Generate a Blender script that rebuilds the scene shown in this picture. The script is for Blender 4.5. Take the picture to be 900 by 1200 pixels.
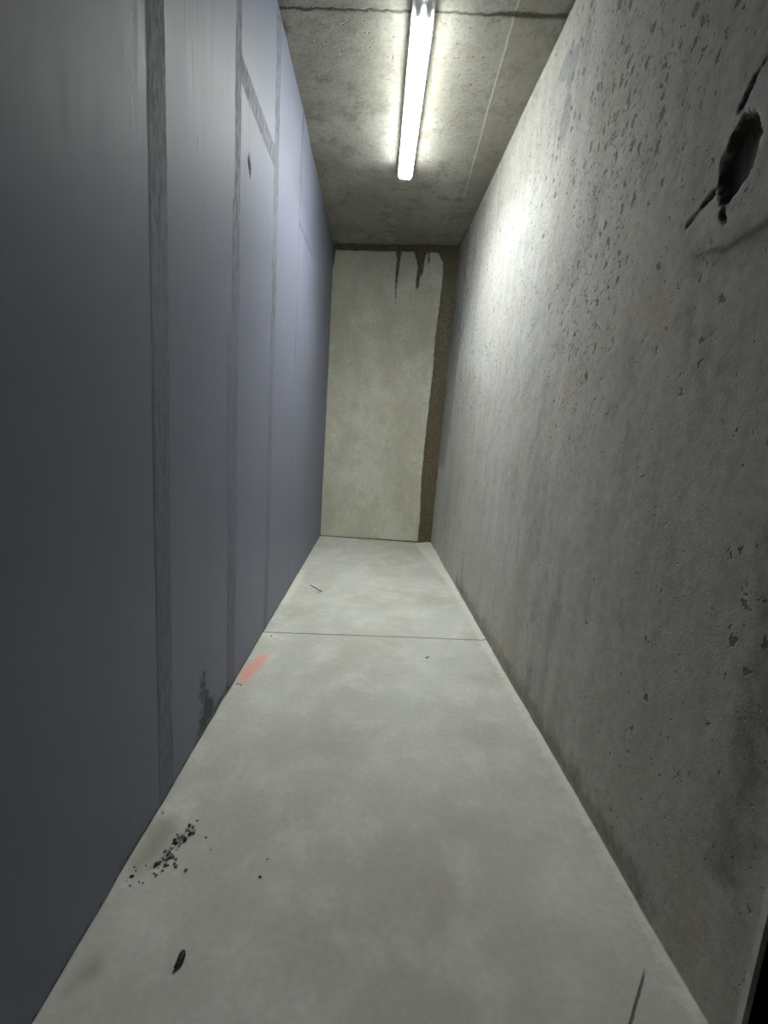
import bpy, math, random
import numpy as np
from mathutils import Matrix, Vector

for o in list(bpy.data.objects):
    bpy.data.objects.remove(o)
S = bpy.context.scene
COL = S.collection

# ------------------------------------------------------------------ camera
cam_d = bpy.data.cameras.new('camera')
cam = bpy.data.objects.new('camera', cam_d)
COL.objects.link(cam)
F_ = Vector((0.0286, 0.9870, -0.1581)); R_ = Vector((0.9975, -0.0179, 0.0686)); U_ = Vector((-0.0648, 0.1597, 0.9850))
F_.normalize(); R_ = (R_ - F_ * R_.dot(F_)).normalized(); U_ = R_.cross(F_)
m = Matrix((R_, U_, -F_)).transposed().to_4x4()
m.translation = Vector((0.5243, 0.0, 1.0339))
cam.matrix_world = m
cam_d.sensor_fit = 'VERTICAL'; cam_d.sensor_height = 36.0; cam_d.lens = 16.17
cam_d.clip_start = 0.02
S.camera = cam

# ------------------------------------------------------------------ world, exposure
w = bpy.data.worlds.new('world'); S.world = w; w.use_nodes = True
w.node_tree.nodes['Background'].inputs[0].default_value = (0.6, 0.65, 0.7, 1)
w.node_tree.nodes['Background'].inputs[1].default_value = 0.0
S.view_settings.view_transform = 'Standard'; S.view_settings.look = 'None'
S.view_settings.gamma = 1.0; S.view_settings.use_curve_mapping = False
S.view_settings.exposure = 0.0
TUBE_STRENGTH = 76.0
DOWN_FILL_WATTS = 16.5
DOWN_FILL_SPREAD = 124.0
S.cycles.max_bounces = 12; S.cycles.diffuse_bounces = 8; S.cycles.transparent_max_bounces = 16

# ------------------------------------------------------------------ numpy noise / distances
def _hash(ix, iy, seed):
    h = (ix.astype(np.int64) * 374761393 + iy.astype(np.int64) * 668265263 + seed * 974634777) & 0xffffffff
    h = ((h ^ (h >> 13)) * 1274126177) & 0xffffffff
    return ((h ^ (h >> 16)) & 0xffff) / 65535.0
def vnoise(x, y, seed=0):
    x0 = np.floor(x); y0 = np.floor(y); fx = x - x0; fy = y - y0
    fx = fx * fx * (3 - 2 * fx); fy = fy * fy * (3 - 2 * fy)
    a = _hash(x0, y0, seed); b = _hash(x0 + 1, y0, seed); c = _hash(x0, y0 + 1, seed); d = _hash(x0 + 1, y0 + 1, seed)
    return (a * (1 - fx) + b * fx) * (1 - fy) + (c * (1 - fx) + d * fx) * fy
def fbm(x, y, sc, seed=0, octv=4):
    s = 0; amp = 0.5; t = 0
    for k in range(octv):
        s = s + amp * vnoise(x * sc, y * sc, seed + k * 17); t += amp; amp *= 0.5; sc *= 2.03
    return s / t
def sd_poly(x, y, pts):                       # signed distance, positive inside
    d = np.full(x.shape, 1e9); inside = np.zeros(x.shape, bool); n = len(pts)
    for i in range(n):
        ax, ay = pts[i]; bx, by = pts[(i + 1) % n]
        ex, ey = bx - ax, by - ay
        t = np.clip(((x - ax) * ex + (y - ay) * ey) / (ex * ex + ey * ey + 1e-12), 0, 1)
        d = np.minimum(d, np.hypot(x - ax - t * ex, y - ay - t * ey))
        c = ((ay > y) != (by > y)) & (x < ex * (y - ay) / (ey if abs(ey) > 1e-12 else 1e-12) + ax)
        inside ^= c
    return np.where(inside, d, -d)
def sd_line(x, y, pts, w0, w1=None):          # tapering stroke, positive inside
    w1 = w0 if w1 is None else w1; out = np.full(x.shape, -1e9); n = len(pts) - 1
    for i in range(n):
        ax, ay = pts[i]; bx, by = pts[i + 1]; ex, ey = bx - ax, by - ay
        t = np.clip(((x - ax) * ex + (y - ay) * ey) / (ex * ex + ey * ey + 1e-12), 0, 1)
        wd = w0 + (w1 - w0) * (i + t) / n
        out = np.maximum(out, wd - np.hypot(x - ax - t * ex, y - ay - t * ey))
    return out
def U(*a): return np.maximum.reduce(a)
def sm(d, s): 
    t = np.clip(d / s + 0.5, 0, 1); return t * t * (3 - 2 * t)

# ------------------------------------------------------------------ node helper
class M:
    def __init__(s, name, rough=0.8, spec=0.5):
        s.m = bpy.data.materials.new(name); s.m.use_nodes = True
        s.t = s.m.node_tree; s.b = s.t.nodes['Principled BSDF']
        s.b.inputs['Roughness'].default_value = rough
        s.b.inputs['Specular IOR Level'].default_value = spec
    def n(s, k, **kw):
        x = s.t.nodes.new(k)
        for a, b in kw.items(): setattr(x, a, b)
        return x
    def link(s, a, b): s.t.links.new(a, b)
    def put(s, sock, v):
        if isinstance(v, bpy.types.NodeSocket): s.link(v, sock)
        elif isinstance(v, (tuple, list)) and len(v) == 3 and sock.type == 'RGBA': sock.default_value = (*v, 1)
        else: sock.default_value = v
    def pos(s): return s.n('ShaderNodeNewGeometry').outputs['Position']
    def obj(s): return s.n('ShaderNodeTexCoord').outputs['Object']
    def mp(s, v, sc, loc=(0, 0, 0)):
        x = s.n('ShaderNodeMapping'); s.link(v, x.inputs[0]); x.inputs['Scale'].default_value = sc; x.inputs['Location'].default_value = loc
        return x.outputs[0]
    def noise(s, v, sc, det=4, rough=0.55, dist=0.0):
        x = s.n('ShaderNodeTexNoise'); s.link(v, x.inputs['Vector']); x.inputs['Scale'].default_value = sc
        x.inputs['Detail'].default_value = det; x.inputs['Roughness'].default_value = rough; x.inputs['Distortion'].default_value = dist
        return x.outputs['Fac']
    def vor(s, v, sc, rnd=1.0):
        x = s.n('ShaderNodeTexVoronoi'); s.link(v, x.inputs['Vector']); x.inputs['Scale'].default_value = sc
        x.inputs['Randomness'].default_value = rnd; return x.outputs['Distance'], x.outputs['Color']
    def ma(s, op, a, b=0.0, c=0.0, clamp=False):
        x = s.n('ShaderNodeMath', operation=op); x.use_clamp = clamp
        s.put(x.inputs[0], a); s.put(x.inputs[1], b); s.put(x.inputs[2], c); return x.outputs[0]
    def rng(s, v, a, b, lo=0.0, hi=1.0):
        x = s.n('ShaderNodeMapRange', interpolation_type='SMOOTHSTEP')
        s.put(x.inputs[0], v)
        for i, q in enumerate((a, b, lo, hi)): x.inputs[i + 1].default_value = q
        return x.outputs[0]
    def mix(s, f, a, b, mode='MIX'):
        x = s.n('ShaderNodeMix', data_type='RGBA', blend_type=mode)
        s.put(x.inputs[0], f); s.put(x.inputs[6], a); s.put(x.inputs[7], b); return x.outputs[2]
    def attr(s, nm): return s.n('ShaderNodeAttribute', attribute_name=nm).outputs['Fac']
    def edge(s, nm, nz, amp, soft):            # ragged mask from a stored distance
        d = s.ma('MULTIPLY_ADD', s.ma('SUBTRACT', nz, 0.5), amp, s.attr(nm))
        return s.rng(d, -soft, soft)
    def xyz(s, v):
        x = s.n('ShaderNodeSeparateXYZ'); s.link(v, x.inputs[0]); return x.outputs
    def bump(s, h, strength, dist):
        x = s.n('ShaderNodeBump'); s.put(x.inputs['Height'], h); x.inputs['Strength'].default_value = strength
        x.inputs['Distance'].default_value = dist; s.link(x.outputs[0], s.b.inputs['Normal'])
    def col(s, v): s.put(s.b.inputs['Base Color'], v)
    def rough(s, v): s.put(s.b.inputs['Roughness'], v)

# ------------------------------------------------------------------ mesh helpers
def surface(name, P, mat, outward, attrs={}, thick=0.12):
    """grid of points P[i,j,3] with a skirt and a back face: a slab one of whose faces is worked"""
    ni, nj = P.shape[:2]
    idx = np.arange(ni * nj).reshape(ni, nj)
    V = [P.reshape(-1, 3)]
    q = np.stack([idx[:-1, :-1], idx[1:, :-1], idx[1:, 1:], idx[:-1, 1:]], -1).reshape(-1, 4)
    a, b, c = P[0, 0], P[1, 0], P[0, 1]
    if np.dot(np.cross(P[-1, 0] - a, P[0, -1] - a), outward) > 0: q = q[:, ::-1]
    ring = np.concatenate([idx[0, :], idx[1:, -1], idx[-1, -2::-1], idx[-2:0:-1, 0]])
    k = len(ring); base = ni * nj
    V.append(P.reshape(-1, 3)[ring] + np.array(outward) * thick)
    faces = q.tolist()
    for i in range(k):
        j = (i + 1) % k; faces.append([int(ring[i]), int(ring[j]), base + j, base + i])
    faces.append([base + i for i in range(k)][::-1])
    V = np.concatenate(V)
    me = bpy.data.meshes.new(name); me.from_pydata(V.tolist(), [], faces)
    for nm, A in attrs.items():
        at = me.attributes.new(nm, 'FLOAT', 'POINT')
        v = np.full(len(V), -1.0, np.float32); v[:ni * nj] = A.reshape(-1); at.data.foreach_set('value', v)
    me.materials.append(mat.m)
    sf = np.zeros(len(me.polygons), bool); sf[:len(q)] = True
    me.polygons.foreach_set('use_smooth', sf)
    o = bpy.data.objects.new(name, me); COL.objects.link(o); o['kind'] = 'structure'
    return o
class MB:
    def __init__(s): s.v = []; s.f = []
    def box(s, x0, x1, y0, y1, z0, z1, bev=0.0):
        if bev <= 0:
            p = [(x0, z0), (x1, z0), (x1, z1), (x0, z1)]
        else:
            b = bev; p = [(x0 + b, z0), (x1 - b, z0), (x1, z0 + b), (x1, z1 - b), (x1 - b, z1), (x0 + b, z1), (x0, z1 - b), (x0, z0 + b)]
        return s.prism(p, y0, y1)
    def prism(s, p, y0, y1, cap=True):          # outline in x,z swept along y
        n = len(p); k = len(s.v)
        s.v += [(x, y0, z) for x, z in p] + [(x, y1, z) for x, z in p]
        s.f += [(k + i, k + (i + 1) % n, k + n + (i + 1) % n, k + n + i) for i in range(n)]
        if cap: s.f += [tuple(k + i for i in range(n))[::-1], tuple(k + n + i for i in range(n))]
        return s
    def cyl(s, x, z, r, y0, y1, n=20):
        return s.prism([(x + r * math.cos(6.28318 * i / n), z + r * math.sin(6.28318 * i / n)) for i in range(n)], y0, y1)
    def tube(s, pts, rad, n=8):
        k = len(s.v); pts = [Vector(p) for p in pts]
        for i, p in enumerate(pts):
            t = (pts[min(i + 1, len(pts) - 1)] - pts[max(i - 1, 0)]).normalized()
            a = t.cross(Vector((0.1, 0.2, 1))).normalized(); b = t.cross(a)
            r = rad[i] if isinstance(rad, (list, tuple)) else rad
            s.v += [tuple(p + r * (a * math.cos(6.28318 * j / n) + b * math.sin(6.28318 * j / n))) for j in range(n)]
        for i in range(len(pts) - 1):
            for j in range(n):
                s.f.append((k + i * n + j, k + i * n + (j + 1) % n, k + (i + 1) * n + (j + 1) % n, k + (i + 1) * n + j))
        s.f += [tuple(k + j for j in range(n))[::-1], tuple(k + (len(pts) - 1) * n + j for j in range(n))]
        return s
    def build(s, name, mat, parent=None, smooth=False):
        me = bpy.data.meshes.new(name); me.from_pydata([tuple(v) for v in s.v], [], s.f)
        me.materials.append(mat.m if isinstance(mat, M) else mat)
        if smooth: me.polygons.foreach_set('use_smooth', np.ones(len(me.polygons), bool))
        o = bpy.data.objects.new(name, me); COL.objects.link(o)
        if parent: o.parent = parent
        return o
def tag(o, label, cat, group=None):
    o['label'] = label; o['category'] = cat
    if group: o['group'] = group
    return o

# ------------------------------------------------------------------ room dimensions (metres)
H = 2.809
def lerp2(a, b): return lambda y: a[0] + (b[0] - a[0]) * (y - a[1]) / (b[1] - a[1])
xlc = lerp2((0.0153, 4.6853), (-0.0054, 2.2612)); xrc = lerp2((1.1827, 4.513), (1.2077, 2.1248))
xlf = lerp2((0.0237, 4.6368), (0.0008, 0.651)); xrf = lerp2((1.1569, 4.6032), (1.21, 0.6827))
def ybf(x): return 4.6368 + (4.6032 - 4.6368) * (x - 0.0237) / (1.1569 - 0.0237)
def ybc(x): return 4.6853 + (4.513 - 4.6853) * (x - 0.0153) / (1.1827 - 0.0153)
YN = -1.1          # near end of the passage behind the camera
YJ = 0.620         # where the right wall stops beside the camera
XE = 2.3

def steps(a, b, d): return np.linspace(a, b, int(math.ceil((b - a) / d)) + 1)

# ------------------------------------------------------------------ materials of the shell
def concrete_right():
    c = M('raw_concrete', 0.9, 0.10); p = c.pos()
    big = c.noise(c.mp(p, (1, 1, 0.55)), 2.2, 4, 0.6)
    col = c.mix(c.rng(big, 0.3, 0.7), (0.455, 0.436, 0.376), (0.564, 0.559, 0.507))
    st = c.noise(c.mp(p, (1, 7, 0.5), (3, 1, 2)), 1.6, 5, 0.6)          # vertical run marks
    col = c.mix(c.rng(st, 0.35, 0.7, 0, 0.45), col, (0.642, 0.647, 0.616))
    wm = c.noise(c.mp(p, (1, 1.3, 0.8), (7, 3, 1)), 2.6, 4, 0.6)
    cl2 = c.noise(c.mp(p, (1, 1.4, 0.7), (2, 9, 4)), 4.5, 6, 0.7)
    col = c.mix(c.rng(cl2, 0.52, 0.68, 0, 0.55), col, (0.281, 0.293, 0.293))
    col = c.mix(c.rng(wm, 0.56, 0.72, 0, 0.55), col, (0.529, 0.436, 0.308))
    fine = c.noise(p, 38, 6, 0.65)
    nz = c.noise(p, 22, 5, 0.6); nz2 = c.noise(p, 70, 4, 0.6)
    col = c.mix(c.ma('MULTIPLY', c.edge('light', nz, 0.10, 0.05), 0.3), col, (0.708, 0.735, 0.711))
    col = c.mix(c.ma('MULTIPLY', c.edge('grey', nz, 0.09, 0.012), 0.6), col, (0.256, 0.262, 0.263))
    col = c.mix(c.ma('MULTIPLY', c.edge('brown', nz, 0.14, 0.05), 0.68), col, (0.157, 0.129, 0.098))
    col = c.mix(c.rng(fine, 0.25, 0.8, 0, 1), c.mix(0.24, col, (0.106, 0.108, 0.093)), c.mix(0.1, col, (0.708, 0.735, 0.754)))
    # blow holes, thicker in the band that was badly compacted
    warp = c.n('ShaderNodeVectorMath', operation='MULTIPLY_ADD')
    nn = c.n('ShaderNodeTexNoise'); c.link(p, nn.inputs['Vector']); nn.inputs['Scale'].default_value = 45
    c.link(nn.outputs['Color'], warp.inputs[0]); warp.inputs[1].default_value = (0.043, 0.044, 0.041); c.link(p, warp.inputs[2])
    wz = c.mp(warp.outputs[0], (1, 1.15, 0.72)); v1, c1 = c.vor(wz, 30); v2, c2 = c.vor(wz, 72)
    dens = c.attr('pits')
    r1 = c.ma('SUBTRACT', c.ma('MULTIPLY', dens, 0.9), c.xyz(c1)[0]); r2 = c.ma('SUBTRACT', dens, c.xyz(c2)[1])
    p1 = c.rng(c.ma('SUBTRACT', c.ma('MULTIPLY', c.rng(r1, 0.0, 0.5), 0.42), v1), -0.03, 0.10)
    p2 = c.rng(c.ma('SUBTRACT', c.ma('MULTIPLY', c.rng(r2, 0.0, 0.4), 0.40), v2), -0.03, 0.12)
    pit = c.ma('MAXIMUM', p1, c.ma('MULTIPLY', p2, 0.8))
    col = c.mix(c.ma('MULTIPLY', pit, 0.72), col, (0.113, 0.110, 0.095))
    hole = c.edge('hole', c.noise(p, 45, 6, 0.7), 0.03, 0.005)
    col = c.mix(c.ma('MULTIPLY', hole, 0.93), col, (0.059, 0.048, 0.037))
    col = c.mix(c.ma('MULTIPLY', c.edge('drip', nz2, 0.014, 0.006), 0.7), col, (0.130, 0.106, 0.075))
    c.col(col)
    h = c.ma('ADD', c.ma('MULTIPLY', c.noise(p, 150, 5, 0.7), 0.45), c.ma('MULTIPLY', nz, 0.35))
    h = c.ma('SUBTRACT', h, c.ma('MULTIPLY', pit, 1.1))
    c.bump(h, 0.5, 0.007)
    c.rough(c.rng(big, 0.3, 0.7, 0.75, 0.9))
    return c
def grey_paint():
    c = M('grey_painted_board', 0.55, 0.3); p = c.pos()
    col = c.mix(c.noise(p, 3, 3), (0.157, 0.170, 0.224), (0.173, 0.185, 0.241))
    st = c.noise(c.mp(p, (1, 26, 1.0)), 3.0, 5, 0.6)
    nz = c.noise(c.mp(p, (1, 1, 0.35)), 30, 5, 0.6); nz2 = c.noise(p, 60, 5, 0.65)
    band = c.edge('filler', nz, 0.016, 0.0035)
    nz2 = c.noise(c.mp(p, (1, 1, 0.3)), 70, 6, 0.7); tone = c.mix(c.rng(nz2, 0.38, 0.62), (0.051, 0.054, 0.065), (0.165, 0.171, 0.204))
    tone = c.mix(c.rng(st, 0.4, 0.65, 0, 0.45), tone, (0.180, 0.188, 0.241))
    col = c.mix(c.ma('MULTIPLY', band, c.attr('fstr')), col, tone)
    line = c.edge('line', nz2, 0.006, 0.002)
    col = c.mix(c.ma('MULTIPLY', line, 0.6), col, (0.053, 0.057, 0.071))
    ab = c.edge('scuff_gap_shade', c.noise(c.mp(p, (1, 1, 0.6)), 75, 6, 0.75), 0.20, 0.012)
    col = c.mix(c.ma('MULTIPLY', ab, 0.9), col, (0.016, 0.021, 0.028))
    hole = c.edge('hole', nz2, 0.01, 0.003)
    col = c.mix(c.ma('MULTIPLY', hole, 0.9), col, (0.022, 0.025, 0.030))
    c.col(col)
    c.rough(c.ma('MULTIPLY_ADD', band, 0.18, c.rng(st, 0.3, 0.7, 0.52, 0.6)))
    h = c.ma('ADD', c.ma('MULTIPLY', c.noise(p, 120, 3), 0.10), c.ma('MULTIPLY', c.ma('MULTIPLY', band, nz2), 0.8))
    h = c.ma('SUBTRACT', c.ma('SUBTRACT', h, c.ma('MULTIPLY', line, 0.12)), ab)
    c.bump(h, 0.4, 0.003)
    return c
def floor_mat():
    c = M('cement_floor', 0.8, 0.3); p = c.pos(); X = c.xyz(p)
    a = c.noise(p, 1.7, 5, 0.6); b = c.noise(p, 7, 5, 0.6); f = c.noise(p, 60, 5, 0.65)
    col = c.mix(c.rng(a, 0.3, 0.7), (0.517, 0.522, 0.454), (0.624, 0.639, 0.582))
    col = c.mix(c.rng(b, 0.45, 0.68, 0, 0.55), col, (0.725, 0.732, 0.665))
    col = c.mix(c.rng(c.noise(c.mp(p, (1, 1, 1), (4, 2, 0)), 3.1, 4, 0.6), 0.5, 0.7, 0, 0.5), col, (0.478, 0.436, 0.370))
    col = c.mix(c.rng(f, 0.3, 0.75, 0.16, 0.0), col, (0.154, 0.156, 0.136))
    nz = c.noise(p, 30, 5, 0.65); n3 = c.noise(p, 9, 4, 0.6)
    col = c.mix(c.ma('MULTIPLY', c.edge('rough', nz, 0.10, 0.02), 0.75), col, (0.725, 0.717, 0.635))
    col = c.mix(c.ma('MULTIPLY', c.edge('damp', n3, 0.05, 0.03), 0.6), col, (0.232, 0.226, 0.151))
    col = c.mix(c.ma('MULTIPLY', c.edge('dirt', nz, 0.05, 0.008), 0.6), col, (0.078, 0.073, 0.057))
    col = c.mix(c.ma('MULTIPLY', c.edge('rust', nz, 0.05, 0.02), 0.5), col, (0.201, 0.140, 0.106))
    col = c.mix(c.ma('MULTIPLY', c.edge('pink', n3, 0.02, 0.022), 0.85), col, (0.800, 0.367, 0.292))
    # joint across the floor, crack in the near right corner, scattered specks
    wob = c.ma('MULTIPLY', c.ma('SUBTRACT', c.noise(p, 14, 4, 0.6), 0.5), 0.012)
    jl = c.ma('ABSOLUTE', c.ma('ADD', c.ma('SUBTRACT', X[1], c.ma('MULTIPLY_ADD', X[0], 0.049, 2.2655)), wob))
    joint = c.rng(c.ma('SUBTRACT', 0.0045, jl), -0.002, 0.0015)
    cl_ = c.ma('ABSOLUTE', c.ma('ADD', c.ma('SUBTRACT', X[1], c.ma('MULTIPLY_ADD', X[0], 1.093, -0.482)), wob))
    crack = c.ma('MULTIPLY', c.rng(c.ma('SUBTRACT', 0.0035, cl_), -0.002, 0.0015), c.rng(X[0], 1.15, 1.13))
    v, cc = c.vor(p, 14)
    speck = c.ma('MULTIPLY', c.rng(v, 0.05, 0.02), c.rng(c.xyz(cc)[0], 0.8, 0.9))
    dark = c.ma('MAXIMUM', c.ma('MULTIPLY', joint, 0.75), c.ma('MAXIMUM', c.ma('MULTIPLY', crack, 0.9), c.ma('MULTIPLY', speck, 0.6)))
    col = c.mix(dark, col, (0.078, 0.078, 0.064))
    c.col(col)
    h = c.ma('ADD', c.ma('MULTIPLY', f, 0.35), c.ma('MULTIPLY', b, 0.5))
    h = c.ma('ADD', h, c.ma('MULTIPLY', c.ma('MULTIPLY', c.edge('rough', nz, 0.08, 0.03), nz), 2.0))
    h = c.ma('SUBTRACT', h, c.ma('MULTIPLY', c.ma('MAXIMUM', joint, crack), 1.5))
    c.bump(h, 0.4, 0.004)
    return c
def ceiling_mat():
    c = M('cast_concrete_ceiling', 0.85, 0.3); p = c.pos(); X = c.xyz(p)
    a = c.noise(p, 2.2, 5, 0.65); f = c.noise(p, 60, 6, 0.75); g = c.noise(p, 8, 6, 0.7)
    col = c.mix(c.rng(a, 0.3, 0.7), (0.279, 0.270, 0.225), (0.402, 0.391, 0.342))
    col = c.mix(c.rng(g, 0.5, 0.66, 0, 0.65), col, (0.173, 0.166, 0.132))
    col = c.mix(c.rng(f, 0.48, 0.66, 0, 0.5), col, (0.119, 0.116, 0.093))
    v, cc = c.vor(p, 45)
    spk = c.ma('MULTIPLY', c.rng(v, 0.3, 0.12), c.rng(c.xyz(cc)[0], 0.75, 0.9))
    col = c.mix(c.ma('MULTIPLY', spk, 0.6), col, (0.080, 0.080, 0.066))
    nz = c.noise(p, 18, 5, 0.65); wob = c.ma('MULTIPLY', c.ma('SUBTRACT', nz, 0.5), 0.05)
    side = c.rng(c.ma('ADD', c.ma('SUBTRACT', X[0], c.ma('MULTIPLY_ADD', X[1], 0.045, 0.89)), c.ma('MULTIPLY', wob, 0.3)), -0.004, 0.004)
    far = c.rng(X[1], 3.75, 3.6)
    side = c.ma('MULTIPLY', side, far)
    col = c.mix(c.ma('MULTIPLY', side, 0.35), col, (0.253, 0.228, 0.184))
    rl = c.ma('ABSOLUTE', c.ma('ADD', c.ma('SUBTRACT', X[0], c.ma('MULTIPLY_ADD', X[1], 0.045, 0.89)), c.ma('MULTIPLY', wob, 0.3)))
    ridge = c.ma('MULTIPLY', c.rng(c.ma('SUBTRACT', 0.005, rl), -0.003, 0.002), far)
    col = c.mix(c.ma('MULTIPLY', ridge, 0.6), col, (0.561, 0.533, 0.448))
    jw = c.ma('MULTIPLY_ADD', c.rng(X[0], 0.75, 1.15), 0.005, 0.004)
    jl = c.ma('ABSOLUTE', c.ma('ADD', c.ma('SUBTRACT', X[1], c.ma('MULTIPLY_ADD', X[0], -0.070, 2.284)), c.ma('MULTIPLY', wob, 0.7)))
    joint = c.rng(c.ma('SUBTRACT', jw, jl), -0.006, 0.004)
    col = c.mix(c.ma('MULTIPLY', joint, 0.85), col, (0.047, 0.045, 0.035))
    dk = c.edge('dark', nz, 0.10, 0.03)
    col = c.mix(c.ma('MULTIPLY', dk, 0.7), col, (0.073, 0.066, 0.053))
    c.col(col)
    h = c.ma('ADD', c.ma('MULTIPLY', f, 0.6), c.ma('MULTIPLY', g, 0.8))
    h = c.ma('ADD', h, c.ma('MULTIPLY', ridge, 0.5)); h = c.ma('SUBTRACT', h, c.ma('MULTIPLY', c.ma('MAXIMUM', joint, spk), 1.0))
    c.bump(h, 0.5, 0.006)
    return c
def back_mat():
    c = M('skimmed_concrete', 0.85, 0.3); p = c.pos()
    a = c.noise(c.mp(p, (1, 1, 0.7)), 3.2, 5, 0.6); b = c.noise(p, 9, 5, 0.65); f = c.noise(p, 55, 5, 0.65)
    col = c.mix(c.rng(a, 0.3, 0.7), (0.624, 0.609, 0.479), (0.800, 0.800, 0.674))
    col = c.mix(c.rng(b, 0.48, 0.66, 0, 0.45), col, (0.583, 0.517, 0.401))
    col = c.mix(c.rng(c.noise(c.mp(p, (1, 1, 1), (5, 0, 3)), 5, 4, 0.6), 0.55, 0.72, 0, 0.45), col, (0.583, 0.609, 0.468))
    col = c.mix(c.rng(c.noise(c.mp(p, (5, 1, 0.5)), 3, 4), 0.5, 0.75, 0, 0.3), col, (0.800, 0.800, 0.800))
    col = c.mix(c.rng(f, 0.4, 0.7, 0.25, 0.0), col, (0.202, 0.204, 0.167))
    nz = c.noise(p, 30, 5, 0.65)
    wet = c.edge('wet', nz, 0.028, 0.005)
    wc = c.mix(c.rng(f, 0.3, 0.7), (0.073, 0.061, 0.035), (0.178, 0.150, 0.090))
    c.col(c.mix(wet, col, wc))
    c.rough(c.ma('MULTIPLY_ADD', wet, -0.25, 0.85))
    h = c.ma('ADD', c.ma('MULTIPLY', f, 0.4), c.ma('MULTIPLY', b, 0.9)); h = c.ma('SUBTRACT', h, c.ma('MULTIPLY', wet, 1.2))
    c.bump(h, 0.45, 0.006)
    return c

# ------------------------------------------------------------------ shell
# left wall: painted boards with filled joints
y = np.concatenate([steps(YN, 0.95, 0.012)[:-1], steps(0.95, 2.36, 0.004)[:-1], steps(2.36, 4.72, 0.010)]); zt = np.concatenate([[0, 0.004, 0.008], steps(0.016, H, 0.014)])
Yg, Zg = np.meshgrid(y, zt, indexing='ij')
gap = 0.003 + 0.012 * np.clip(fbm(Yg, 0 * Yg, 9, 5, 4) - 0.35, 0, 1) + 0.010 * sm(0.07 - abs(Yg - 0.97), 0.08) + 0.009 * sm(0.05 - abs(Yg - 1.62), 0.05)
Zg2 = Zg + gap * np.clip(1 - Zg / 0.05, 0, 1)
t = Zg2 / H
X = xlf(Yg) * (1 - t) + xlc(Yg) * t
X = X + 0.003 * (fbm(Yg, Zg, 2.5, 3, 3) - 0.5)
X = X + 0.012 * np.clip((Zg - 2.6) / 0.2, 0, 1) * (fbm(Yg, 0 * Yg, 3.0, 9, 3) - 0.55) 
wv = 0.006 * (fbm(Zg, Yg, 3, 21, 3) - 0.5)
def band(y0, y1): return np.minimum(Yg - y0, y1 - Yg) + wv
lo2 = 0.045 * sm(1.36 - Zg, 0.02) - 0.02 * sm(0.9 - Zg, 0.3)
filler = U(band(1.117, 1.205), band(1.697 - lo2 * 0.9 + 0.015 * (Zg > 1.8), 1.775), band(2.262, 2.348), band(2.895, 2.916),
           np.minimum(np.minimum(Zg - 2.185, 2.268 - Zg), np.minimum(Yg - 1.74, 2.30 - Yg)) + wv,
           np.minimum(np.minimum(Zg - 2.225, 2.248 - Zg), np.minimum(Yg - 2.90, 3.42 - Yg)) + wv)
fstr = 0.48 + 0.5 * sm(Zg - 1.42, 0.25)
rs = random.Random(8)
scr = [sd_line(Yg, Zg, [(a, b), (a + rs.uniform(-.004, .02), b - rs.uniform(.05, .22))], 0.0022, 0.0008) for a, b in [(rs.choice([rs.uniform(0.98, 1.11), rs.uniform(1.25, 1.66), rs.uniform(1.8, 2.2)]), rs.uniform(1.55, 2.3)) for _ in range(26)]]
lineA = U(*scr, 0.0008 - abs(Yg - 0.822 + wv), sd_line(Yg, Zg, [(1.432, 2.7), (1.43, 2.1), (1.435, 1.62)], 0.002, 0.001),
          sd_line(Yg, Zg, [(1.046, 1.72), (1.083, 1.56)], 0.004, 0.001), sd_line(Yg, Zg, [(1.03, 1.9), (1.09, 1.76)], 0.003, 0.001),
          sd_line(Yg, Zg, [(1.10, 2.02), (1.13, 1.9)], 0.003, 0.001), sd_line(Yg, Zg, [(1.36, 2.0), (1.37, 1.66)], 0.002, 0.001),
          sd_line(Yg, Zg, [(1.205, 2.4), (1.206, 0.9)], 0.0018), sd_line(Yg, Zg, [(1.50, 2.2), (1.505, 1.75)], 0.002, 0.001),
          sd_line(Yg, Zg, [(0.707, 1.6), (0.705, 0.4)], 0.0018), sd_line(Yg, Zg, [(1.635, 1.868), (1.70, 1.87)], 0.005, 0.003))
scuff_gap_shade = U(sd_poly(Yg, Zg, [(1.30, -0.02), (1.385, 0.09), (1.43, 0.19), (1.50, 0.15), (1.57, 0.06), (1.64, 0.05), (1.73, 0.08), (1.74, -0.02)]) - 0.03,
          0.018 - np.hypot((Yg - 1.43) * 0.9, (Zg - 0.18) * 0.5), 0.003 - 1.4 * abs(Zg2))  # abrasions, then a painted line for the shade in the foot gap
holeL = U(sd_line(Yg, Zg, [(1.878, 2.000), (1.896, 1.965)], 0.012, 0.008), 0.006 - np.hypot(Yg - 2.31, Zg - 1.55))
X = X - 0.010 * sm(holeL, 0.01) + 0.0012 * sm(filler, 0.01)
surface('wall_left', np.stack([X, Yg, Zg2], -1), grey_paint(), (-1, 0, 0),
        dict(filler=filler, fstr=fstr, line=lineA, scuff_gap_shade=scuff_gap_shade, hole=holeL))

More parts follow.
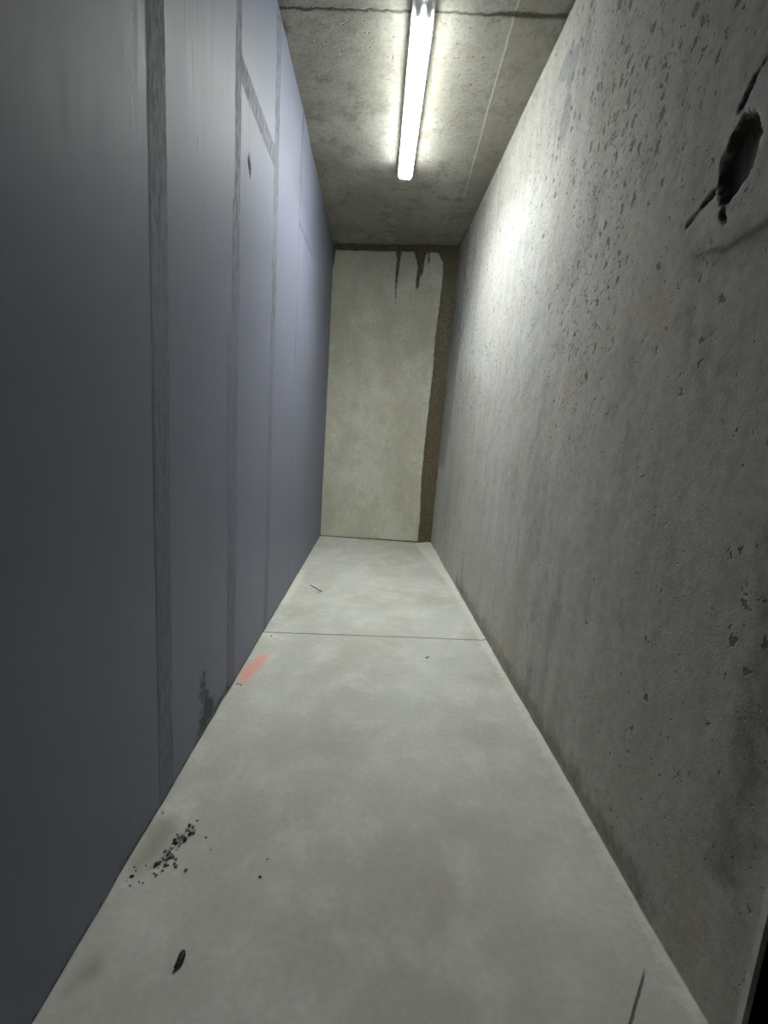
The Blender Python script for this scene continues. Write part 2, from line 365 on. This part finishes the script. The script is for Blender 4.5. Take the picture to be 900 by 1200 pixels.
# right wall: raw concrete
y = np.concatenate([steps(YJ, 1.3, 0.005)[:-1], steps(1.3, 4.72, 0.011)]); z = np.concatenate([steps(0, 1.4, 0.011)[:-1], steps(1.4, 2.0, 0.005)[:-1], steps(2.0, H, 0.011)])
Yg, Zg = np.meshgrid(y, z, indexing='ij'); t = Zg / H
X = xrf(Yg) * (1 - t) + xrc(Yg) * t
hole = U(sd_poly(Yg, Zg, [(1.062, 1.655), (1.046, 1.695), (1.018, 1.720), (0.985, 1.705), (0.960, 1.655), (0.960, 1.615), (0.976, 1.585), (1.018, 1.555), (1.046, 1.560), (1.060, 1.600)]),
         sd_line(Yg, Zg, [(1.145, 1.566), (1.10, 1.588), (1.075, 1.600)], 0.005, 0.009),
         sd_line(Yg, Zg, [(1.03, 1.74), (1.005, 1.775), (0.985, 1.79)], 0.012, 0.005), sd_line(Yg, Zg, [(0.905, 1.61), (0.88, 1.615)], 0.016),
         sd_line(Yg, Zg, [(1.035, 1.545), (1.02, 1.522)], 0.010, 0.006))
brown = U(sd_poly(Yg, Zg, [(0.62, 1.62), (0.62, 2.2), (0.86, 2.25), (1.0, 1.95), (0.985, 1.80), (0.90, 1.70)]),
          sd_line(Yg, Zg, [(1.12, 1.478), (1.06, 1.478), (1.0, 1.462), (0.88, 1.470)], 0.014, 0.022),
          sd_line(Yg, Zg, [(1.09, 1.36), (1.0, 1.05)], 0.0, -0.03),
          sd_line(Yg, Zg, [(3.2, 0.04), (0.9, 0.03)], 0.03), sd_line(Yg, Zg, [(0.72, 0.3), (0.70, 0.9)], 0.02, 0.07)) 
grey = U(sd_poly(Yg, Zg, [(2.269, 2.604), (2.144, 2.66), (1.98, 2.56), (2.054, 2.45), (2.15, 2.53)]), 0.05 - np.hypot(Yg - 2.07, (Zg - 2.337) * 0.5),
         sd_line(Yg, Zg, [(3.073, 0.30), (3.05, 0.12), (2.97, 0.0)], 0.012, 0.03),
         sd_poly(Yg, Zg, [(4.09, 2.85), (4.10, 2.3), (4.03, 1.9), (4.1, 1.4), (4.2, 0.8), (4.9, 0.8), (4.9, 2.85)]),
         sd_line(Yg, Zg, [(1.88, 2.79), (1.80, 2.6)], 0.03, 0.015))
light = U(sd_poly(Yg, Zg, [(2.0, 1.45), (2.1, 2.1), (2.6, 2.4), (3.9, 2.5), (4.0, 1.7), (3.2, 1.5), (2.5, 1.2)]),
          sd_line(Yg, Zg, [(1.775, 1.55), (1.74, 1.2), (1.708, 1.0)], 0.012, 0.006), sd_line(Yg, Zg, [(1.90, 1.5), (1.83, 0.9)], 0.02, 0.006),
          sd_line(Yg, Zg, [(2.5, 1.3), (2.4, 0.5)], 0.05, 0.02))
drip = U(sd_line(Yg, Zg, [(4.09, 2.45), (4.06, 2.30), (4.075, 2.20)], 0.010, 0.006), sd_line(Yg, Zg, [(3.93, 1.99), (3.98, 1.90)], 0.02, 0.008),
         sd_line(Yg, Zg, [(3.0, 0.01), (0.7, 0.006)], 0.003), sd_line(Yg, Zg, [(4.1, 2.8), (4.1, 2.4)], 0.006),
         sd_line(Yg, Zg, [(1.09, 1.482), (1.05, 1.476), (1.0, 1.462), (0.94, 1.468), (0.88, 1.470)], 0.003, 0.009))
pits = 0.30 + 0.46 * np.exp(-((Yg - 1.62) / 0.22) ** 2) * sm(Zg - 1.15, 0.7) + 0.3 * np.exp(-((Yg - 1.35) / 0.2) ** 2 - ((Zg - 2.05) / 0.2) ** 2) \
     + 0.22 * sm(Yg - 1.8, 0.8) * sm(Zg - 1.2, 0.8) + 0.25 * (fbm(Yg, Zg, 4, 33, 3) - 0.5)
lump = fbm(Yg, Zg, 3, 41, 4) - 0.5
X = X + 0.005 * lump + 0.003 * (fbm(Yg, Zg, 16, 47, 3) - 0.5) + (0.022 + 0.012 * (fbm(Yg, Zg, 40, 53, 3) - 0.5)) * sm(hole - 0.006 + 0.02 * (fbm(Yg, Zg, 45, 57, 4) - 0.5), 0.014)
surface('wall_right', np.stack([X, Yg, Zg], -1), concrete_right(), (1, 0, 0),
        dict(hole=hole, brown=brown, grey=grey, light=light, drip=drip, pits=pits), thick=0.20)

# back wall: skim coat over dark damp concrete
x = steps(-0.06, 1.30, 0.006); z = steps(0, H, 0.007)
Xg, Zg = np.meshgrid(x, z, indexing='ij'); t = Zg / H
Y = ybf(Xg) * (1 - t) + ybc(Xg) * t
ez = np.interp(Zg, [0, .233, .668, 1.174, 1.739, 2.01, 2.3, 2.55, 2.81], [1.022, 1.028, 1.009, 1.016, 1.033, 1.027, 1.042, 1.05, 1.03])
wet = U(Xg - ez, Zg - 2.752 + 0.02 * (fbm(Xg, Zg, 6, 71, 3) - 0.5),
        sd_poly(Xg, Zg, [(0.585, 2.80), (0.655, 2.80), (0.640, 2.62), (0.630, 2.45), (0.627, 2.276), (0.619, 2.40), (0.608, 2.55), (0.617, 2.68)]),
        sd_poly(Xg, Zg, [(0.745, 2.80), (0.895, 2.80), (0.868, 2.67), (0.862, 2.56), (0.838, 2.54), (0.832, 2.45), (0.815, 2.419), (0.806, 2.50), (0.812, 2.62), (0.79, 2.70)]),
        sd_poly(Xg, Zg, [(0.955, 2.80), (1.2, 2.80), (1.2, 2.50), (1.075, 2.60), (1.066, 2.54), (1.05, 2.57), (1.045, 2.66), (1.01, 2.72)]),
        sd_line(Xg, Zg, [(0.905, 2.8), (0.91, 2.66)], 0.012, 0.004), 0.005 - Zg + 0.004 * (Xg > 0.6), sd_line(Xg, Zg, [(0.0, 2.81), (0.02, 2.62)], 0.03, 0.004))
Y = Y + 0.008 * sm(wet, 0.012) + 0.006 * (fbm(Xg, Zg, 4, 77, 4) - 0.5)
surface('wall_back', np.stack([Xg, Y, Zg], -1), back_mat(), (0, 1, 0), dict(wet=wet))

# floor
x = steps(-0.10, 1.215, 0.010); y = steps(YJ - 0.0, 4.72, 0.012)
def floor_part(name, x, y, rough_patch):
    Xg, Yg = np.meshgrid(x, y, indexing='ij')
    pink = sd_poly(Xg, Yg, [(0.012, 1.775), (0.05, 1.78), (0.085, 1.90), (0.088, 2.03), (0.055, 2.03), (0.03, 1.93), (0.012, 1.84)])
    damp = U(sd_poly(Xg, Yg, [(0.005, 1.09), (0.06, 1.10), (0.095, 1.05), (0.085, 0.97), (0.04, 0.92), (0.005, 0.93)]) - 0.012)
    dirt = U(sd_poly(Xg, Yg, [(0.108, 1.075), (0.125, 1.04), (0.098, 0.99), (0.082, 0.935), (0.055, 0.94), (0.072, 0.99), (0.088, 1.04)]) - 0.008)
    rust = U(0.018 - np.hypot(Xg - 0.05, Yg - 0.735), 0.008 - np.hypot(Xg - 0.03, Yg - 0.70))
    rough = U(sd_poly(Xg, Yg, [(1.18, 4.65), (1.0, 4.62), (1.02, 4.2), (1.1, 3.6), (1.13, 3.2), (1.2, 3.2)]),
              sd_line(Xg, Yg, [(1.21, 0.7), (1.15, 3.3)], 0.018), sd_line(Xg, Yg, [(0.02, 2.25), (0.12, 2.20)], 0.02, 0.01),
              sd_line(Xg, Yg, [(0.02, 2.7), (0.035, 3.2), (0.03, 3.4)], 0.03), sd_line(Xg, Yg, [(0.8, 2.5), (1.0, 2.7)], -0.02, -0.03))
    Z = 0.0025 * (fbm(Xg, Yg, 3, 91, 3) - 0.5) + 0.022 * sm(sd_poly(Xg, Yg, [(1.25, 4.8), (1.06, 4.8), (1.08, 4.45), (1.14, 4.1), (1.25, 3.6)]), 0.10) * fbm(Xg, Yg, 11, 95, 4)
    Z = Z + 0.006 * sm(U(sd_line(Xg, Yg, [(1.225, 0.5), (1.165, 3.6)], 0.015)), 0.03) * fbm(Xg, Yg, 14, 99, 3)
    Z = np.where((Xg < 0.5) & (Yg < 1.3), 0, Z)
    return surface(name, np.stack([Xg, Yg, Z], -1), FM, (0, 0, -1), dict(pink=pink, damp=damp, dirt=dirt, rust=rust, rough=rough))
FM = floor_mat()
floor_part('floor', steps(-0.10, 1.245, 0.0105), steps(YN, 4.72, 0.012), None)

# ceiling
x = steps(-0.10, 1.33, 0.013); y = steps(YN, 4.75, 0.014)
Xg, Yg = np.meshgrid(x, y, indexing='ij')
dark = U(sd_line(Xg, Yg, [(1.22, 2.20), (0.95, 2.22)], 0.004, 0.0), sd_line(Xg, Yg, [(-0.02, 4.68), (0.7, 4.6), (1.2, 4.53)], 0.008, 0.035),
         sd_line(Xg, Yg, [(1.19, 4.6), (1.20, 3.9)], 0.03, 0.004), sd_line(Xg, Yg, [(-0.01, 2.27), (0.0, 2.4)], 0.01, 0.003), sd_line(Xg, Yg, [(1.20, 1.8), (1.205, 2.35)], 0.02, 0.01))
Z = H + 0.004 * (fbm(Xg, Yg, 5, 111, 4) - 0.5) + 0.004 * sm(2.284 - 0.07 * Xg - Yg, 0.02)
surface('ceiling', np.stack([Xg, Yg, Z], -1), ceiling_mat(), (0, 0, 1), dict(dark=dark))

# the corner the camera looks round: right wall ends in a pale metal bead, return behind it coloured near black for its shade
dk = M('shade_black_return', 0.6, 0.4); p = dk.pos()
dk.col(dk.mix(dk.noise(p, 9, 4), (0.020, 0.017, 0.016), (0.034, 0.028, 0.026)))
bead = M('pale_corner_bead', 0.45, 0.5); p = bead.pos()
bead.col(bead.mix(bead.rng(bead.noise(p, 30, 5), 0.3, 0.7), (0.50, 0.50, 0.46), (0.62, 0.62, 0.57)))
b = MB(); b.prism([(1.206, 0.0), (1.2165, 0.0), (1.2195, H), (1.209, H)], YJ - 0.001, YJ + 0.010)
o = b.build('trim_1', bead); o['kind'] = 'structure'
b = MB(); b.box(1.2165, XE, YJ, YJ + 0.006, 0.0, H)
o = b.build('wall_front', dk); o['kind'] = 'structure'

# ------------------------------------------------------------------ lamp
white = M('white_enamel', 0.4, 0.5); p = white.obj(); white.col(white.mix(white.noise(p, 20, 3), (0.62, 0.62, 0.60), (0.68, 0.68, 0.66)))
grip = M('grey_plastic', 0.5, 0.5); p = grip.obj(); grip.col(grip.mix(grip.noise(p, 60, 3), (0.10, 0.10, 0.12), (0.15, 0.15, 0.17)))
tube_m = M('lit_tube'); 
tube_m.b.inputs['Base Color'].default_value = (0.9, 0.9, 0.9, 1)
tube_m.b.inputs['Emission Color'].default_value = (0.975, 0.995, 0.945, 1)
tube_m.b.inputs['Emission Strength'].default_value = TUBE_STRENGTH
cov = M('ribbed_clear_plastic'); t_ = cov.t
tr = cov.n('ShaderNodeBsdfTransparent'); tl = cov.n('ShaderNodeBsdfTranslucent'); gl = cov.n('ShaderNodeBsdfGlossy')
tr.inputs[0].default_value = (0.95, 0.96, 0.98, 1); tl.inputs[0].default_value = (0.9, 0.92, 0.97, 1); gl.inputs['Roughness'].default_value = 0.15
rib = cov.n('ShaderNodeTexWave', wave_type='BANDS', bands_direction='X'); cov.link(cov.obj(), rib.inputs['Vector']); rib.inputs['Scale'].default_value = 90
m1 = cov.n('ShaderNodeMixShader'); cov.link(cov.rng(rib.outputs['Fac'], 0, 1, 0.30, 0.42), m1.inputs[0]); cov.link(tr.outputs[0], m1.inputs[1]); cov.link(tl.outputs[0], m1.inputs[2])
m2 = cov.n('ShaderNodeMixShader'); m2.inputs[0].default_value = 0.05; cov.link(m1.outputs[0], m2.inputs[1]); cov.link(gl.outputs[0], m2.inputs[2])
cov.link(m2.outputs[0], cov.t.nodes['Material Output'].inputs['Surface'])

LX, L0, L1 = 0.606, 2.085, 3.345
lamp = bpy.data.objects.new('batten_light', None); COL.objects.link(lamp); lamp.location = (LX, (L0 + L1) / 2, H)
tag(lamp, 'long white batten lamp with lit twin tubes under clear cover, fixed to the concrete ceiling', 'lamp')
hl = (L1 - L0) / 2
def lp(mb, name, mat, par=lamp, smooth=False): return mb.build(name, mat, par, smooth)
lp(MB().prism([(-0.042, 0.004), (-0.0455, -0.036), (-0.036, -0.039), (0.036, -0.039), (0.0455, -0.036), (0.042, 0.004)], -hl, hl), 'housing', white)
# open-topped trough of clear plastic, hooked on the housing
def trough(r):
    pts = [(-0.0462, -0.030)]
    for i in range(0, 9):
        a = math.pi + i * (math.pi / 2) / 8; pts.append((-0.0240 + 0.022 * math.cos(a) * r, -0.064 + 0.022 * math.sin(a) * r))
    for i in range(0, 9):
        a = 1.5 * math.pi + i * (math.pi / 2) / 8; pts.append((0.0240 + 0.022 * math.cos(a) * r, -0.064 + 0.022 * math.sin(a) * r))
    pts.append((0.0462, -0.030)); return pts
po, pi_ = trough(1.0), [(x * 0.955, z + 0.0015 if z < -0.03 else z) for x, z in trough(1.0)]
mb = MB(); n = len(po)
for yy in (-hl + 0.004, hl - 0.004): mb.v += [(x, yy, z) for x, z in po]
mb.f += [(i, i + 1, n + i + 1, n + i) for i in range(n - 1)]
lp(mb, 'cover', cov, smooth=True)
for s in (-1, 1):
    e = MB(); prof = [(x * 1.04, z - 0.001) for x, z in po]
    e.prism(prof, s * hl - (0.012 if s > 0 else 0.002), s * hl + (0.002 if s > 0 else 0.012)); lp(e, 'end_cap', cov)
for sx in (-1, 1):
    tb = MB(); tb.cyl(sx * 0.021, -0.058, 0.0125, -hl + 0.105, hl - 0.032, 24); t1 = lp(tb, 'tube', tube_m, smooth=False)
    for s, L in ((-1, 0.105), (1, 0.032)):
        cp = MB(); y0 = s * (hl - L); cp.cyl(sx * 0.021, -0.058, 0.0131, y0 - 0.004, y0 + 0.018 * s, 20) if s > 0 else cp.cyl(sx * 0.021, -0.058, 0.0131, y0 - 0.018, y0 + 0.004, 20)
        cp.build('tube_cap', white, t1)
        hd = MB(); hd.box(sx * 0.021 - 0.011, sx * 0.021 + 0.011, min(s * (hl - 0.012), s * (hl - L + 0.018)), max(s * (hl - 0.012), s * (hl - L + 0.018)), -0.074, -0.038, 0.003)
        lp(hd, 'lamp_holder', grip)

# area light added under each tube to throw more light down
for sx in (-1, 1):
    ld = bpy.data.lights.new('down_fill', 'AREA'); ld.shape = 'RECTANGLE'; ld.size = 0.016; ld.size_y = L1 - L0 - 0.13
    ld.energy = DOWN_FILL_WATTS; ld.color = (0.975, 0.995, 0.945); ld.spread = math.radians(DOWN_FILL_SPREAD)
    lo = bpy.data.objects.new('down_fill', ld); COL.objects.link(lo); lo.parent = lamp; lo.location = (sx * 0.021, 0.015, -0.0725)

# ------------------------------------------------------------------ crumbs and scraps on the floor
def crumb_mat(nm, a, b_):
    c = M(nm, 0.9, 0.2); p = c.obj(); c.col(c.mix(c.rng(c.noise(p, 260, 4), 0.35, 0.65), a, b_)); c.bump(c.noise(p, 500, 4), 0.5, 0.001); return c
CM = dict(pale=crumb_mat('pale_concrete_crumb', (0.52, 0.51, 0.47), (0.72, 0.71, 0.67)), grey=crumb_mat('grey_concrete_crumb', (0.16, 0.155, 0.13), (0.26, 0.25, 0.22)),
          dark=crumb_mat('dark_crumb', (0.035, 0.033, 0.027), (0.10, 0.095, 0.08)))
import bmesh
def rock(seed, mat):
    r = random.Random(seed); bm = bmesh.new(); bmesh.ops.create_icosphere(bm, subdivisions=2, radius=0.5)
    pl = []
    for k in range(9):
        d = Vector((r.gauss(0, 1), r.gauss(0, 1), r.gauss(0, 1))).normalized(); pl.append((d, r.uniform(0.26, 0.44)))
    sx, sy, sz = r.uniform(0.8, 1.2), r.uniform(0.65, 1.0), r.uniform(0.5, 0.75)
    for v in bm.verts:
        for d, h in pl:
            e = v.co.dot(d) - h
            if e > 0: v.co -= d * e
        v.co += Vector((r.uniform(-1, 1), r.uniform(-1, 1), r.uniform(-1, 1))) * 0.025
        v.co = Vector((v.co.x * sx, v.co.y * sy, v.co.z * sz))
    zm = min(v.co.z for v in bm.verts)
    for v in bm.verts: v.co.z -= zm
    me = bpy.data.meshes.new('concrete_crumb'); bm.to_mesh(me); bm.free(); me.materials.append(CM[mat].m); return me
ROCK = {k: [rock(100 * i + j, k) for j in range(4)] for i, k in enumerate(CM)}
rr = random.Random(5)
def crumb(x, y, size, kind, label, group=None, name='concrete_crumb', z=-0.0006, sq=1.0):
    o = bpy.data.objects.new(name, rr.choice(ROCK[kind])); COL.objects.link(o)
    o.location = (x, y, z); o.scale = (size, size, size * sq); o.rotation_euler = (0, 0, rr.uniform(0, 6.28))
    return tag(o, label, 'rubble', group)
crumb(0.120, 0.953, 0.0125, 'pale', 'palest and largest loose chip of concrete just right of the rubble patch')
crumb(0.1125, 0.956, 0.008, 'dark', 'dark crumb touching the left side of the largest pale chip')
crumb(0.146, 0.941, 0.0105, 'grey', 'grey stone crumb lying alone right of the pale chip beside the rubble patch')
crumb(0.159, 1.032, 0.006, 'dark', 'small black crumb alone right of the upper tip of the rubble patch')
crumb(0.183, 0.999, 0.0065, 'pale', 'tiny white chip lying farthest right of the rubble patch')
crumb(0.083, 0.926, 0.0065, 'dark', 'dark crumb just below the near tip of the rubble patch')
crumb(0.030, 0.921, 0.0085, 'dark', 'dark crumb close to the grey wall on the near side of the damp patch')
crumb(0.118, 1.083, 0.006, 'dark', 'dark crumb just beyond the far tip of the rubble patch')
crumb(0.321, 0.933, 0.007, 'dark', 'dark speck of grit on open floor between wall and middle, nearer one of two')
crumb(0.327, 0.979, 0.005, 'dark', 'dark speck of grit on open floor between wall and middle, farther one of two')
crumb(0.840, 2.083, 0.016, 'grey', 'grey chip on the pale floor just in front of the floor joint', sq=0.6)
crumb(0.850, 2.091, 0.010, 'pale', 'small white flake on top edge of the grey chip before the floor joint')
crumb(0.026, 1.762, 0.018, 'pale', 'pale mortar lump at the wall foot beside the pink paint mark', sq=0.7)
crumb(0.041, 1.752, 0.009, 'grey', 'small grey crumb beside the pale mortar lump under the pink paint mark')
crumb(0.060, 2.225, 0.012, 'grey', 'grey crumb at the left end of the floor joint')
crumb(0.020, 1.105, 0.010, 'pale', 'pale crumb at the wall foot above the damp patch')
spine = [(0.116, 1.062), (0.101, 1.025), (0.094, 0.985), (0.080, 0.948)]
for k in range(64):
    u = rr.random() * 2.999; i = int(u); f = u - i
    px = spine[i][0] * (1 - f) + spine[i + 1][0] * f + rr.gauss(0, 0.0085); py = spine[i][1] * (1 - f) + spine[i + 1][1] * f + rr.gauss(0, 0.008)
    kd = rr.choices(['dark', 'grey', 'pale'], [0.34, 0.30, 0.36])[0]
    nm = dict(dark='dark crumb in the heap of broken concrete on the floor by the grey wall', grey='mid-grey crumb in the heap of broken concrete on the floor by the grey wall',
              pale='pale crumb in the heap of broken concrete on the floor by the grey wall')[kd]
    crumb(px, py, rr.uniform(0.005, 0.0135), kd, nm, kd + ' crumbs of the rubble heap')
for k in range(9):
    crumb(rr.uniform(0.022, 0.065), rr.uniform(0.895, 0.955), rr.uniform(0.003, 0.005), 'dark', 'tiny dark grit strewn between the rubble heap and the near grey wall', 'grit near the wall')

# brown shrivelled scrap on the near floor: a curled, tapering, ribbed body
c = M('dark_brown_husk', 0.55, 0.4); p = c.obj()
c.col(c.mix(c.rng(c.noise(p, 120, 4), 0.35, 0.65), (0.014, 0.008, 0.006), (0.065, 0.038, 0.026)))
c.bump(c.noise(p, 300, 3), 0.6, 0.001)
mb = MB(); pts = []; rad = []
for i in range(15):
    s = i / 14; pts.append((0.0035 * math.sin(s * 3.0) - 0.0005, (s - 0.5) * 0.031, 0.0068 + 0.001 * math.sin(s * 3)))
    rad.append(max(0.0006, 0.0078 * math.sin(math.pi * (0.06 + 0.88 * s)) ** 0.6 * (0.62 + 0.45 * s) * (1 + 0.08 * math.sin(i * 2.6))))
mb.tube(pts, rad, 12); mb.v = [(x, y, max(0.0, z * 0.9)) for x, y, z in mb.v]
husk = mb.build('brown_husk', c, None, True); husk.location = (0.208, 0.753, 0); husk.rotation_euler = (0, 0, math.radians(-8))
tag(husk, 'dark brown shrivelled oblong husk lying alone on the near floor', 'scrap')

# thin twig on the far floor
c = M('dry_stem', 0.8, 0.3); p = c.obj(); c.col(c.mix(c.noise(p, 90, 3), (0.09, 0.085, 0.065), (0.17, 0.16, 0.13)))
mb = MB(); mb.tube([(0.138, 3.060, 0.003), (0.170, 3.020, 0.004), (0.205, 2.972, 0.003), (0.236, 2.945, 0.003)], [0.0022, 0.0026, 0.0026, 0.002], 8)
mb.tube([(0.236, 2.945, 0.003), (0.222, 2.928, 0.003), (0.206, 2.910, 0.0025)], [0.002, 0.0018, 0.001], 8)
tag(mb.build('twig', c, None, True), 'thin bent dark twig on the pale far floor near the grey wall', 'twig')
